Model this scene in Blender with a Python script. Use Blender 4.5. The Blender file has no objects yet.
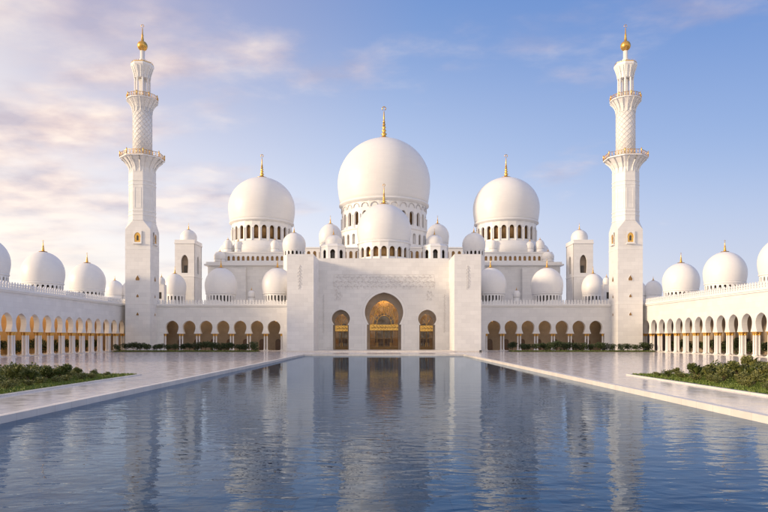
import bpy, math, random
from math import sin, cos, pi, radians, sqrt, atan2
random.seed(7)
S = bpy.context.scene
COL = S.collection

# ------------------------------------------------------------------ camera
F = 631.0 / 768.0
cam_d = bpy.data.cameras.new('camera'); cam = bpy.data.objects.new('camera', cam_d); COL.objects.link(cam)
cam_d.sensor_width = 36.0; cam_d.lens = 36.0 * F
cam_d.shift_y = 82.0 / 768.0
cam_d.clip_start = 0.5; cam_d.clip_end = 9000
cam.location = (0, 0, 4.1); cam.rotation_euler = (radians(90), 0, 0)
S.camera = cam

# ------------------------------------------------------------------ sky, sun, exposure
SUN_EL = radians(12); SUN_AZ = radians(-108)          # azimuth clockwise from +Y (view direction): from the left
w = bpy.data.worlds.new("World"); S.world = w; w.use_nodes = True
nt = w.node_tree; nt.nodes.clear()
def N(nt, t, **k):
    n = nt.nodes.new(t)
    for a, b in k.items(): setattr(n, a, b)
    return n
def L(nt, a, b): nt.links.new(a, b)
def mathn(nt, op, a, b=None, clamp=False):
    n = N(nt, 'ShaderNodeMath', operation=op); n.use_clamp = clamp
    for i, v in enumerate((a, b)):
        if v is None: continue
        if isinstance(v, (int, float)): n.inputs[i].default_value = v
        else: L(nt, v, n.inputs[i])
    return n.outputs[0]
def mixc(nt, fac, a, b, mode='MIX'):
    n = N(nt, 'ShaderNodeMix', data_type='RGBA', blend_type=mode)
    for s, v in ((0, fac), (6, a), (7, b)):
        if isinstance(v, (int, float)): n.inputs[s].default_value = v
        elif isinstance(v, tuple): n.inputs[s].default_value = (*v[:3], 1)
        else: L(nt, v, n.inputs[s])
    return n.outputs[2]
def ramp(nt, fac, stops, interp='LINEAR'):
    n = N(nt, 'ShaderNodeValToRGB'); n.color_ramp.interpolation = interp
    els = n.color_ramp.elements
    while len(els) < len(stops): els.new(0.5)
    for e, (p, c) in zip(els, stops):
        e.position = p; e.color = (*c[:3], 1) if isinstance(c, tuple) else (c, c, c, 1)
    if fac is not None: L(nt, fac, n.inputs[0])
    return n.outputs[0]
out = N(nt, 'ShaderNodeOutputWorld'); bg = N(nt, 'ShaderNodeBackground')
sky = N(nt, 'ShaderNodeTexSky', sky_type='NISHITA')
sky.sun_disc = False; sky.sun_elevation = SUN_EL; sky.sun_rotation = SUN_AZ % (2*pi)
sky.air_density = 1.0; sky.dust_density = 1.5; sky.ozone_density = 2.0
bg.inputs[1].default_value = 0.086
tc = N(nt, 'ShaderNodeTexCoord'); sep = N(nt, 'ShaderNodeSeparateXYZ'); L(nt, tc.outputs['Generated'], sep.inputs[0])
X_, Y_, Z_ = sep.outputs
# thin evening mist near the horizon: cream towards the sun, lilac away from it; pale blue higher up
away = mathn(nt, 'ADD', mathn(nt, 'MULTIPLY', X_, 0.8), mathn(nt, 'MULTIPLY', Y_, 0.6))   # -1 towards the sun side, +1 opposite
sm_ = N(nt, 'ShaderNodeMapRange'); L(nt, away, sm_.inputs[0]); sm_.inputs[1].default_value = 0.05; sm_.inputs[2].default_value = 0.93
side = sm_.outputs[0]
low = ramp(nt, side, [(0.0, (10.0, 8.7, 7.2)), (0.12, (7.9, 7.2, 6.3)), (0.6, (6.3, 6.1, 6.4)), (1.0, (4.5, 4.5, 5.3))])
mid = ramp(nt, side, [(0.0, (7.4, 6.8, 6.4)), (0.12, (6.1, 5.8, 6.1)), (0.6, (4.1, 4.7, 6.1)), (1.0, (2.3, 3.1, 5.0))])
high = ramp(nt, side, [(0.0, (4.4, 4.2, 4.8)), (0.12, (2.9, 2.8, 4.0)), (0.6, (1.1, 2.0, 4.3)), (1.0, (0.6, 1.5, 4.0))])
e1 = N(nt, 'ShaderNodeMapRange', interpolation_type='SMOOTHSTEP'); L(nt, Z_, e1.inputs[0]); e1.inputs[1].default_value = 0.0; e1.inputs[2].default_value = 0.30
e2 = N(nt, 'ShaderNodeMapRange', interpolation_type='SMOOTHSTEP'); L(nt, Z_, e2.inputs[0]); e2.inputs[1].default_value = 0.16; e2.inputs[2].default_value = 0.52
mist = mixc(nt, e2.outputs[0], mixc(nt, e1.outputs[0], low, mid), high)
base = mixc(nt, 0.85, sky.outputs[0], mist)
# clouds on a high layer
dz = mathn(nt, 'ADD', mathn(nt, 'MAXIMUM', Z_, 0.0), 0.16)
cx = mathn(nt, 'DIVIDE', X_, dz); cy = mathn(nt, 'DIVIDE', Y_, dz)
cmb = N(nt, 'ShaderNodeCombineXYZ'); L(nt, cx, cmb.inputs[0]); L(nt, cy, cmb.inputs[1])
mp = N(nt, 'ShaderNodeMapping'); L(nt, cmb.outputs[0], mp.inputs[0]); mp.inputs['Scale'].default_value = (1.0, 1.25, 1); mp.inputs['Location'].default_value = (3.1, 1.7, 0)
n1 = N(nt, 'ShaderNodeTexNoise'); L(nt, mp.outputs[0], n1.inputs['Vector']); n1.inputs['Scale'].default_value = 1.5; n1.inputs['Detail'].default_value = 8; n1.inputs['Roughness'].default_value = 0.55; n1.inputs['Distortion'].default_value = 0.15
lft = N(nt, 'ShaderNodeMapRange'); L(nt, X_, lft.inputs[0]); lft.inputs[1].default_value = -0.5; lft.inputs[2].default_value = 0.02; lft.inputs[3].default_value = 0.19; lft.inputs[4].default_value = -0.075
dens = N(nt, 'ShaderNodeMapRange', interpolation_type='SMOOTHSTEP'); L(nt, mathn(nt, 'ADD', n1.outputs[0], lft.outputs[0]), dens.inputs[0]); dens.inputs[1].default_value = 0.50; dens.inputs[2].default_value = 0.78
n2 = N(nt, 'ShaderNodeTexNoise'); L(nt, mp.outputs[0], n2.inputs['Vector']); n2.inputs['Scale'].default_value = 4.2; n2.inputs['Detail'].default_value = 6
ccol = ramp(nt, n2.outputs[0], [(0.36, (3.3, 2.8, 3.3)), (0.50, (5.4, 4.3, 4.0)), (0.64, (7.2, 6.0, 5.0))])
cz_ = N(nt, 'ShaderNodeMapRange', interpolation_type='SMOOTHSTEP'); L(nt, Z_, cz_.inputs[0]); cz_.inputs[1].default_value = 0.04; cz_.inputs[2].default_value = 0.30; cz_.inputs[3].default_value = 0.20; cz_.inputs[4].default_value = 0.80
skyc = mixc(nt, mathn(nt, 'MULTIPLY', dens.outputs[0], cz_.outputs[0]), base, ccol)
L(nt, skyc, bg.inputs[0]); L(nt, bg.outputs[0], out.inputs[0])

sd = bpy.data.lights.new('sun', 'SUN'); sd.energy = 2.1; sd.angle = radians(8); sd.color = (1.0, 0.76, 0.50)
so = bpy.data.objects.new('sun', sd); COL.objects.link(so); so.location = (-300, -50, 200)
sx, sy, sz = sin(SUN_AZ)*cos(SUN_EL), cos(SUN_AZ)*cos(SUN_EL), sin(SUN_EL)
import mathutils
so.rotation_euler = mathutils.Vector((sx, sy, sz)).to_track_quat('Z', 'Y').to_euler()
vs = S.view_settings; vs.view_transform = 'Standard'; vs.look = 'None'; vs.gamma = 1; vs.use_curve_mapping = False; vs.exposure = 0.92
S.render.engine = 'CYCLES'; S.cycles.max_bounces = 8; S.cycles.diffuse_bounces = 4

# ------------------------------------------------------------------ materials
def new_mat(name):
    m = bpy.data.materials.new(name); m.use_nodes = True
    nt = m.node_tree; b = nt.nodes['Principled BSDF']
    return m, nt, b
def stone(name, c1, c2, rough=0.45, joints=None, bump=0.02, nscale=0.25, spec=0.5, axis='wall', jdark=0.82, coat=0.0, tone=0.91):
    m, nt, b = new_mat(name)
    tc = N(nt, 'ShaderNodeTexCoord')
    n = N(nt, 'ShaderNodeTexNoise'); n.inputs['Scale'].default_value = nscale; n.inputs['Detail'].default_value = 7; n.inputs['Roughness'].default_value = 0.6
    L(nt, tc.outputs['Object'], n.inputs['Vector'])
    col = ramp(nt, n.outputs[0], [(0.3, c1), (0.7, c2)])
    h = n.outputs[0]
    if joints:
        bw, bh = joints
        sp = N(nt, 'ShaderNodeSeparateXYZ'); L(nt, tc.outputs['Object'], sp.inputs[0])
        cb = N(nt, 'ShaderNodeCombineXYZ')
        if axis == 'wall':
            L(nt, mathn(nt, 'ADD', sp.outputs[0], sp.outputs[1]), cb.inputs[0]); L(nt, sp.outputs[2], cb.inputs[1])
        elif axis == 'lathe':
            L(nt, mathn(nt, 'MULTIPLY', mathn(nt, 'ARCTAN2', sp.outputs[1], sp.outputs[0]), 10.0), cb.inputs[0]); L(nt, sp.outputs[2], cb.inputs[1])
        else:
            L(nt, sp.outputs[0], cb.inputs[0]); L(nt, sp.outputs[1], cb.inputs[1])
        br = N(nt, 'ShaderNodeTexBrick'); L(nt, cb.outputs[0], br.inputs['Vector'])
        br.inputs['Scale'].default_value = 1; br.inputs['Brick Width'].default_value = bw; br.inputs['Row Height'].default_value = bh
        br.inputs['Mortar Size'].default_value = 0.02; br.inputs['Mortar Smooth'].default_value = 0.3
        br.inputs['Color1'].default_value = (1, 1, 1, 1); br.inputs['Color2'].default_value = (tone, tone, tone*1.005, 1); br.inputs['Mortar'].default_value = (jdark, jdark, jdark*1.01, 1)
        if axis != 'wall': br.offset = 0.0
        col = mixc(nt, 1.0, col, br.outputs['Color'], 'MULTIPLY')
    L(nt, col, b.inputs['Base Color'])
    b.inputs['Roughness'].default_value = rough
    b.inputs['Specular IOR Level'].default_value = spec
    b.inputs['Coat Weight'].default_value = coat
    if bump:
        nb = N(nt, 'ShaderNodeTexNoise'); nb.inputs['Scale'].default_value = 3.0; nb.inputs['Detail'].default_value = 5
        L(nt, tc.outputs['Object'], nb.inputs['Vector'])
        bp = N(nt, 'ShaderNodeBump'); bp.inputs['Strength'].default_value = 0.35; bp.inputs['Distance'].default_value = bump
        L(nt, nb.outputs[0], bp.inputs['Height']); L(nt, bp.outputs[0], b.inputs['Normal'])
    return m
WALL = stone('white_marble_wall', (0.77, 0.765, 0.755), (0.83, 0.825, 0.815), 0.5, joints=(2.4, 1.2), jdark=0.80)
TRIM = stone('white_marble_trim', (0.79, 0.785, 0.775), (0.84, 0.835, 0.825), 0.45)
DOME = stone('dome_marble', (0.805, 0.80, 0.79), (0.825, 0.82, 0.81), 0.42, joints=(1.57, 0.9), axis='lathe', jdark=0.945, nscale=0.12, tone=0.972)
COLM = stone('column_marble', (0.76, 0.74, 0.73), (0.84, 0.82, 0.81), 0.3)
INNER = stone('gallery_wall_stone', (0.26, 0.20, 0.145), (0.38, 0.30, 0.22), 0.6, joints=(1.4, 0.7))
GLOWWALL = stone('gallery_glow_tinted_stone', (0.44, 0.24, 0.08), (0.60, 0.36, 0.13), 0.5, joints=(1.4, 0.7))  # golden lamp glow of the left gallery painted into the wall colour
AMBER = stone('vestibule_glow_tinted_stone', (0.58, 0.38, 0.12), (0.76, 0.54, 0.20), 0.4, joints=(1.4, 0.7))  # amber tint adds to the lamplit glow behind the fanlight
RELIEF = stone('carved_relief_stone', (0.62, 0.60, 0.59), (0.70, 0.68, 0.67), 0.6)
COPING = stone('coping_stone', (0.68, 0.64, 0.60), (0.80, 0.76, 0.71), 0.35, nscale=0.6, joints=(2.0, 2.0), axis='floor', jdark=0.7)
ROOF = stone('roof_stone', (0.5, 0.48, 0.46), (0.6, 0.58, 0.56), 0.8)
SAND = stone('sandy_ground', (0.36, 0.30, 0.24), (0.48, 0.41, 0.33), 0.95, nscale=0.05)
SOIL = stone('soil', (0.05, 0.035, 0.02), (0.09, 0.06, 0.04), 0.95, nscale=1.5)
def floor_mat():
    m, nt, b = new_mat('polished_marble_floor')
    tc = N(nt, 'ShaderNodeTexCoord')
    br = N(nt, 'ShaderNodeTexBrick'); L(nt, tc.outputs['Object'], br.inputs['Vector']); br.offset = 0.0
    br.inputs['Scale'].default_value = 1; br.inputs['Brick Width'].default_value = 2.0; br.inputs['Row Height'].default_value = 2.0
    br.inputs['Mortar Size'].default_value = 0.028; br.inputs['Mortar Smooth'].default_value = 0.2
    br.inputs['Color1'].default_value = (0.74, 0.70, 0.69, 1); br.inputs['Color2'].default_value = (0.64, 0.61, 0.61, 1); br.inputs['Mortar'].default_value = (0.26, 0.24, 0.25, 1)
    n = N(nt, 'ShaderNodeTexNoise'); n.inputs['Scale'].default_value = 0.4; n.inputs['Detail'].default_value = 8; L(nt, tc.outputs['Object'], n.inputs['Vector'])
    col = mixc(nt, 0.45, br.outputs['Color'], ramp(nt, n.outputs[0], [(0.3, (0.60, 0.57, 0.57)), (0.7, (0.76, 0.72, 0.70))]))
    L(nt, col, b.inputs['Base Color'])
    n2 = N(nt, 'ShaderNodeTexNoise'); n2.inputs['Scale'].default_value = 0.9; n2.inputs['Detail'].default_value = 6; L(nt, tc.outputs['Object'], n2.inputs['Vector'])
    L(nt, ramp(nt, n2.outputs[0], [(0.3, 0.09), (0.75, 0.22)]), b.inputs['Roughness'])
    bp = N(nt, 'ShaderNodeBump'); bp.inputs['Strength'].default_value = 0.12; bp.inputs['Distance'].default_value = 0.01
    L(nt, br.outputs['Fac'], bp.inputs['Height']); bp.invert = True; L(nt, bp.outputs[0], b.inputs['Normal'])
    return m
FLOOR = floor_mat()
def gold_mat():
    m, nt, b = new_mat('gilded_metal')
    tc = N(nt, 'ShaderNodeTexCoord'); n = N(nt, 'ShaderNodeTexNoise'); n.inputs['Scale'].default_value = 2.5; n.inputs['Detail'].default_value = 4; L(nt, tc.outputs['Object'], n.inputs['Vector'])
    L(nt, ramp(nt, n.outputs[0], [(0.3, (0.62, 0.34, 0.07)), (0.7, (0.86, 0.54, 0.16))]), b.inputs['Base Color'])
    b.inputs['Metallic'].default_value = 0.85; b.inputs['Roughness'].default_value = 0.34
    return m
GOLD = gold_mat()
def plain(name, c, rough=0.5, metal=0.0):
    m, nt, b = new_mat(name)
    n = N(nt, 'ShaderNodeTexNoise'); n.inputs['Scale'].default_value = 1.3; tc = N(nt, 'ShaderNodeTexCoord'); L(nt, tc.outputs['Object'], n.inputs['Vector'])
    L(nt, ramp(nt, n.outputs[0], [(0.3, tuple(v*0.8 for v in c)), (0.7, tuple(min(1, v*1.15) for v in c))]), b.inputs['Base Color'])
    b.inputs['Roughness'].default_value = rough; b.inputs['Metallic'].default_value = metal
    return m
DARK = plain('dark_window', (0.055, 0.045, 0.035), 0.25)
BRONZE = plain('bronze_window', (0.30, 0.17, 0.06), 0.35, 0.4)
DBRONZE = plain('dark_bronze', (0.15, 0.085, 0.03), 0.35, 0.5)
DOORWOOD = plain('dark_door', (0.10, 0.05, 0.025), 0.35)
BARK = plain('bark', (0.12, 0.08, 0.05), 0.9)
BLACK = plain('black_metal', (0.03, 0.03, 0.03), 0.5)
def glass_mat():
    m, nt, b = new_mat('clear_glass'); nt.nodes.remove(b)
    t = N(nt, 'ShaderNodeBsdfTransparent'); t.inputs[0].default_value = (0.80, 0.74, 0.66, 1)
    g = N(nt, 'ShaderNodeBsdfGlossy'); g.inputs['Roughness'].default_value = 0.03
    tc = N(nt, 'ShaderNodeTexCoord'); n = N(nt, 'ShaderNodeTexNoise'); n.inputs['Scale'].default_value = 0.7; L(nt, tc.outputs['Object'], n.inputs['Vector'])
    mx = N(nt, 'ShaderNodeMixShader'); L(nt, ramp(nt, n.outputs[0], [(0.3, 0.02), (0.7, 0.07)]), mx.inputs[0])
    L(nt, t.outputs[0], mx.inputs[1]); L(nt, g.outputs[0], mx.inputs[2]); L(nt, mx.outputs[0], nt.nodes['Material Output'].inputs[0])
    return m
GLASS = glass_mat()
def lit_mat(name, c, lo, hi, scale):
    m, nt, b = new_mat(name)
    b.inputs['Base Color'].default_value = (0.35, 0.2, 0.06, 1); b.inputs['Roughness'].default_value = 0.2
    tc = N(nt, 'ShaderNodeTexCoord'); n = N(nt, 'ShaderNodeTexNoise'); n.inputs['Scale'].default_value = scale; n.inputs['Detail'].default_value = 5; L(nt, tc.outputs['Object'], n.inputs['Vector'])
    b.inputs['Emission Color'].default_value = (*c, 1)
    L(nt, ramp(nt, n.outputs[0], [(0.35, lo), (0.7, hi)]), b.inputs['Emission Strength'])
    return m
LAMPLIT = lit_mat('lantern_glow', (1.0, 0.62, 0.25), 0.9, 1.3, 1.0)
def water_mat():
    m, nt, b = new_mat('pool_water'); nt.nodes.remove(b)
    tc = N(nt, 'ShaderNodeTexCoord')
    # blue mosaic floor of the shallow pool
    br = N(nt, 'ShaderNodeTexBrick'); br.offset = 0.0; L(nt, tc.outputs['Object'], br.inputs['Vector']); br.inputs['Scale'].default_value = 1; br.inputs['Brick Width'].default_value = 0.6; br.inputs['Row Height'].default_value = 0.6
    br.inputs['Mortar Size'].default_value = 0.02; br.inputs['Color1'].default_value = (1, 1, 1, 1); br.inputs['Color2'].default_value = (0.62, 0.66, 0.72, 1); br.inputs['Mortar'].default_value = (0.5, 0.55, 0.6, 1)
    n = N(nt, 'ShaderNodeTexNoise'); n.inputs['Scale'].default_value = 0.5; n.inputs['Detail'].default_value = 4; L(nt, tc.outputs['Object'], n.inputs['Vector'])
    col = mixc(nt, 1.0, ramp(nt, n.outputs[0], [(0.3, (0.004, 0.038, 0.092)), (0.7, (0.007, 0.062, 0.145))]), br.outputs['Color'], 'MULTIPLY')
    a = N(nt, 'ShaderNodeTexNoise'); a.inputs['Scale'].default_value = 0.80; a.inputs['Detail'].default_value = 1.3; a.inputs['Distortion'].default_value = 0.6
    c = N(nt, 'ShaderNodeTexNoise'); c.inputs['Scale'].default_value = 2.2; c.inputs['Detail'].default_value = 2; c.inputs['Distortion'].default_value = 0.4
    g = N(nt, 'ShaderNodeTexNoise'); g.inputs['Scale'].default_value = 0.07; g.inputs['Detail'].default_value = 2
    mp = N(nt, 'ShaderNodeMapping'); mp.inputs['Scale'].default_value = (0.75, 1.3, 1); mp.inputs['Rotation'].default_value = (0, 0, 0.2)
    L(nt, tc.outputs['Object'], mp.inputs[0]); L(nt, mp.outputs[0], a.inputs['Vector']); L(nt, mp.outputs[0], c.inputs['Vector']); L(nt, tc.outputs['Object'], g.inputs['Vector'])
    # calm sheltered water close to the portal, breeze and gust patches further out
    sp = N(nt, 'ShaderNodeSeparateXYZ'); L(nt, tc.outputs['Object'], sp.inputs[0])
    cr = N(nt, 'ShaderNodeMapRange', interpolation_type='SMOOTHSTEP'); L(nt, sp.outputs[1], cr.inputs[0])
    cr.inputs[1].default_value = 12; cr.inputs[2].default_value = 105; cr.inputs[3].default_value = 1.0; cr.inputs[4].default_value = 0.12
    gust = ramp(nt, g.outputs[0], [(0.38, 0.6), (0.62, 1.2)])
    hgt = mathn(nt, 'ADD', mathn(nt, 'MULTIPLY', a.outputs[0], 0.036), mathn(nt, 'MULTIPLY', c.outputs[0], 0.013))
    hgt = mathn(nt, 'MULTIPLY', mathn(nt, 'MULTIPLY', hgt, cr.outputs[0]), gust)
    bp = N(nt, 'ShaderNodeBump'); bp.inputs['Strength'].default_value = 1.0; bp.inputs['Distance'].default_value = 1.0
    L(nt, hgt, bp.inputs['Height'])
    df = N(nt, 'ShaderNodeBsdfDiffuse'); L(nt, col, df.inputs[0])
    gl = N(nt, 'ShaderNodeBsdfGlossy'); gl.inputs['Color'].default_value = (0.62, 0.72, 0.85, 1); gl.inputs['Roughness'].default_value = 0.01
    fr = N(nt, 'ShaderNodeFresnel'); fr.inputs['IOR'].default_value = 1.33
    L(nt, bp.outputs[0], gl.inputs['Normal']); L(nt, bp.outputs[0], fr.inputs['Normal'])
    mx = N(nt, 'ShaderNodeMixShader'); L(nt, fr.outputs[0], mx.inputs[0]); L(nt, df.outputs[0], mx.inputs[1]); L(nt, gl.outputs[0], mx.inputs[2])
    L(nt, mx.outputs[0], nt.nodes['Material Output'].inputs[0])
    return m
WATER = water_mat()
def leaf_mat(name, c1, c2):
    m, nt, b = new_mat(name)
    tc = N(nt, 'ShaderNodeTexCoord'); n = N(nt, 'ShaderNodeTexNoise'); n.inputs['Scale'].default_value = 2.2; n.inputs['Detail'].default_value = 4; L(nt, tc.outputs['Object'], n.inputs['Vector'])
    oi = N(nt, 'ShaderNodeObjectInfo')
    f = mathn(nt, 'MULTIPLY_ADD', oi.outputs['Random'], 0.35, ); f.node.inputs[2].default_value = -0.17
    L(nt, ramp(nt, mathn(nt, 'ADD', n.outputs[0], f), [(0.3, c1), (0.7, c2)]), b.inputs['Base Color'])
    b.inputs['Roughness'].default_value = 0.55; b.inputs['Subsurface Weight'].default_value = 0.0
    return m
LEAF = leaf_mat('shrub_leaves', (0.060, 0.090, 0.018), (0.21, 0.21, 0.065))
LEAF2 = leaf_mat('dark_tree_leaves', (0.022, 0.040, 0.010), (0.055, 0.080, 0.022))
GRASS = leaf_mat('grass_blades', (0.075, 0.125, 0.014), (0.160, 0.210, 0.034))

# ------------------------------------------------------------------ mesh builder
class MB:
    def __init__(s): s.v = []; s.f = []; s.sm = []
    def add(s, vs, fs, smooth=False):
        o = len(s.v); s.v += vs; s.f += [tuple(i+o for i in f) for f in fs]; s.sm += [smooth]*len(fs); return s
    def box(s, x0, x1, y0, y1, z0, z1):
        return s.add([(x0,y0,z0),(x1,y0,z0),(x1,y1,z0),(x0,y1,z0),(x0,y0,z1),(x1,y0,z1),(x1,y1,z1),(x0,y1,z1)],
                     [(0,3,2,1),(4,5,6,7),(0,1,5,4),(1,2,6,5),(2,3,7,6),(3,0,4,7)])
    def quad(s, a, b, c, d): return s.add([a, b, c, d], [(0, 1, 2, 3)])
    def lathe(s, prof, n=24, c=(0, 0, 0), smooth=True, rot=0.0, caps=True):
        vs = []; fs = []; m = len(prof)
        for r, z in prof:
            for i in range(n):
                a = 2*pi*i/n + rot; vs.append((c[0]+r*cos(a), c[1]+r*sin(a), c[2]+z))
        for j in range(m-1):
            for i in range(n):
                k = (i+1) % n; fs.append((j*n+i, j*n+k, (j+1)*n+k, (j+1)*n+i))
        s.add(vs, fs, smooth)
        if caps:
            o = len(s.v) - len(vs)
            if prof[0][0] > 1e-4: s.f.append(tuple(o+i for i in reversed(range(n)))); s.sm.append(False)
            if prof[-1][0] > 1e-4: s.f.append(tuple(o+(m-1)*n+i for i in range(n))); s.sm.append(False)
        return s
    def prism(s, outline, fn, d0, d1):
        """outline list of (u,z); fn(u,d,z)->xyz ; extruded from depth d0 to d1"""
        n = len(outline); vs = [fn(u, d0, z) for u, z in outline] + [fn(u, d1, z) for u, z in outline]
        fs = [tuple(range(n)), tuple(range(2*n-1, n-1, -1))] + [(i, n+i, n+(i+1) % n, (i+1) % n) for i in range(n)]
        return s.add(vs, fs)
    def tube(s, pts, r, n=5, r1=None):
        vs = []; fs = []; m = len(pts)
        for j, p in enumerate(pts):
            a = mathutils.Vector(pts[max(0, j-1)]); b = mathutils.Vector(pts[min(m-1, j+1)]); d = (b-a).normalized()
            u = d.orthogonal().normalized(); vv = d.cross(u); rr = r if r1 is None else r + (r1-r)*j/(m-1)
            for i in range(n):
                t = 2*pi*i/n; q = mathutils.Vector(p) + u*rr*cos(t) + vv*rr*sin(t); vs.append(tuple(q))
        for j in range(m-1):
            for i in range(n):
                k = (i+1) % n; fs.append((j*n+i, j*n+k, (j+1)*n+k, (j+1)*n+i))
        return s.add(vs, fs, True)
    def bay(s, u0, u1, z0, z1, prof, d0, d1, fn, uc=None, sub=1):
        """wall between u0,u1 x z0,z1 of depth d0..d1 with an opening; prof: list (z, halfwidth) rising, last halfwidth 0"""
        uc = (u0+u1)/2 if uc is None else uc
        P = [(z, h) for z, h in prof if z0-1e-6 <= z]
        if P[0][0] > z0 + 1e-6: # solid below the sill
            zs = P[0][0]
            for d in (d0, d1): s.quad(fn(u0, d, z0), fn(u1, d, z0), fn(u1, d, zs), fn(u0, d, zs))
            s.quad(fn(uc-P[0][1], d0, zs), fn(uc+P[0][1], d0, zs), fn(uc+P[0][1], d1, zs), fn(uc-P[0][1], d1, zs))
        else:           # underside of the piers
            h = P[0][1]
            s.quad(fn(u0, d0, z0), fn(uc-h, d0, z0), fn(uc-h, d1, z0), fn(u0, d1, z0)); s.quad(fn(uc+h, d0, z0), fn(u1, d0, z0), fn(u1, d1, z0), fn(uc+h, d1, z0))
        for (za, ha), (zb, hb) in zip(P[:-1], P[1:]):
            for d in (d0, d1):
                s.quad(fn(u0, d, za), fn(uc-ha, d, za), fn(uc-hb, d, zb), fn(u0, d, zb))
                s.quad(fn(uc+ha, d, za), fn(u1, d, za), fn(u1, d, zb), fn(uc+hb, d, zb))
            for g in (-1, 1):
                s.quad(fn(uc+g*ha, d0, za), fn(uc+g*ha, d1, za), fn(uc+g*hb, d1, zb), fn(uc+g*hb, d0, zb))
        zt = P[-1][0]
        if z1 > zt + 1e-6:
            for d in (d0, d1): s.quad(fn(u0, d, zt), fn(u1, d, zt), fn(u1, d, z1), fn(u0, d, z1))
        s.quad(fn(u0, d0, z1), fn(u1, d0, z1), fn(u1, d1, z1), fn(u0, d1, z1))
        return s
    def mesh(s, name):
        me = bpy.data.meshes.new(name); me.from_pydata(s.v, [], s.f)
        me.polygons.foreach_set('use_smooth', s.sm); me.update()
        return me
    def build(s, name, m, parent=None, loc=None):
        o = bpy.data.objects.new(name, s.mesh(name)); o.data.materials.append(m); COL.objects.link(o)
        if parent: o.parent = parent
        if loc: o.location = loc
        return o
def fixn(o):
    import bmesh
    bm = bmesh.new(); bm.from_mesh(o.data); bmesh.ops.remove_doubles(bm, verts=bm.verts, dist=1e-4)
    bmesh.ops.recalc_face_normals(bm, faces=bm.faces); bm.to_mesh(o.data); bm.free(); return o
def inst(me_obj, parent, loc, rz=0, sc=None):
    c = me_obj.copy(); COL.objects.link(c); c.parent = parent; c.location = loc
    c.rotation_euler = (0, 0, rz)
    if sc: c.scale = sc
    return c
def copy_part(o, parent, loc, rz=None, sc=None):
    c = o.copy(); COL.objects.link(c); c.parent = parent
    if loc is not None: c.location = loc
    if rz is not None: c.rotation_euler = (0, 0, rz)
    if sc: c.scale = sc
    for ch in list(o.children):
        d = ch.copy(); COL.objects.link(d); d.parent = c
    return c
def tag(o, label=None, cat=None, group=None, kind=None):
    if label: o['label'] = label
    if cat: o['category'] = cat
    if group: o['group'] = group
    if kind: o['kind'] = kind
    return o
def thing(name, label, cat, loc=(0, 0, 0), group=None):
    o = bpy.data.objects.new(name, None); COL.objects.link(o); o.location = loc; o.empty_display_size = 1
    return tag(o, label, cat, group)
def copy_tree(o, loc, rz=0, sc=None):
    c = o.copy(); COL.objects.link(c); c.location = loc; c.rotation_euler = (0, 0, rz)
    if sc: c.scale = sc
    for ch in list(o.children):
        d = ch.copy(); COL.objects.link(d); d.parent = c
        for g in list(ch.children):
            e = g.copy(); COL.objects.link(e); e.parent = d
    return c
flat = lambda u, d, z: (u, d, z)
ORD = ['first', 'second', 'third', 'fourth', 'fifth', 'sixth', 'seventh', 'eighth', 'ninth', 'tenth', 'eleventh', 'twelfth', 'thirteenth',
       'fourteenth', 'fifteenth', 'sixteenth', 'seventeenth', 'eighteenth', 'nineteenth', 'twentieth', 'twenty-first', 'twenty-second', 'twenty-third', 'twenty-fourth', 'twenty-fifth', 'twenty-sixth', 'twenty-seventh', 'twenty-eighth']

def arch(jamb, neck, bulge, zb, zneck, zbulge, ztop, n=9, scallop=0):
    """horseshoe profile: list of (z, halfwidth)"""
    P = [(zb, jamb)]
    if zneck > zb + 1e-3: P += [(zneck-0.02, jamb), (zneck, neck)]
    else: P = [(zb, neck)]
    for i in range(1, 5):
        t = i/4; P.append((zneck + (zbulge-zneck)*t, neck + (bulge-neck)*sin(t*pi/2)))
    for i in range(1, n+1):
        t = i/n*pi/2; z = zbulge + (ztop-zbulge)*(sin(t)*0.94 + 0.06*(i/n)**4)
        P.append((z, bulge*cos(t)**0.96 if i < n else 0.0))
    return P
def round_arch(hw, zb, zs, n=6, rise=1.15):
    P = [(zb, hw), (zs, hw)]
    for i in range(1, n+1):
        t = i/n*pi/2; P.append((zs + hw*rise*sin(t), hw*cos(t) if i < n else 0.0))
    return P
def cyl(r, cx=0, cy=0):
    return lambda u, d, z: (cx + (r-d)*sin(u/r), cy - (r-d)*cos(u/r), z)

def dome_prof(r, h, br=0.93, zbf=0.33, n=22):
    P = []; zb = h*zbf
    for i in range(6):
        t = i/5; P.append((r*(br + (1-br)*sin(t*pi/2)), zb*t))
    for i in range(1, n+1):
        t = i/n*pi/2; z = zb + (h-zb)*(0.965*sin(t) + 0.035*(i/n)**3)
        P.append((max(r*cos(t)**0.97, 0.0), z))
    P[-1] = (0.0, h)
    return P
def finial_mb(h, r, ring=True, n=12):
    """gilded finial with disc foot, stacked bulbs, spike and a crescent ring"""
    m = MB(); P = [(r*2.6, 0), (r*2.4, h*.02), (r*1.2, h*.05), (r*.8, h*.09)]
    for k, (zc, rr) in enumerate(((.16, 1.05), (.27, .85), (.37, .72), (.46, .58), (.54, .46))):
        P += [(r*rr*.55, h*(zc-.045)), (r*rr, h*zc), (r*rr*.5, h*(zc+.045))]
    P += [(r*.28, h*.64), (r*.14, h*.86), (0, h*.9)]
    m.lathe(P, n)
    if ring:
        R = h*.055; pts = [(R*cos(a), 0, h*.9 + R + R*sin(a)) for a in [(-pi*.5 + 2*pi*i/14 + .35) for i in range(0, 13)]]
        m.tube(pts, R*.28, 5)
    return m

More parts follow.
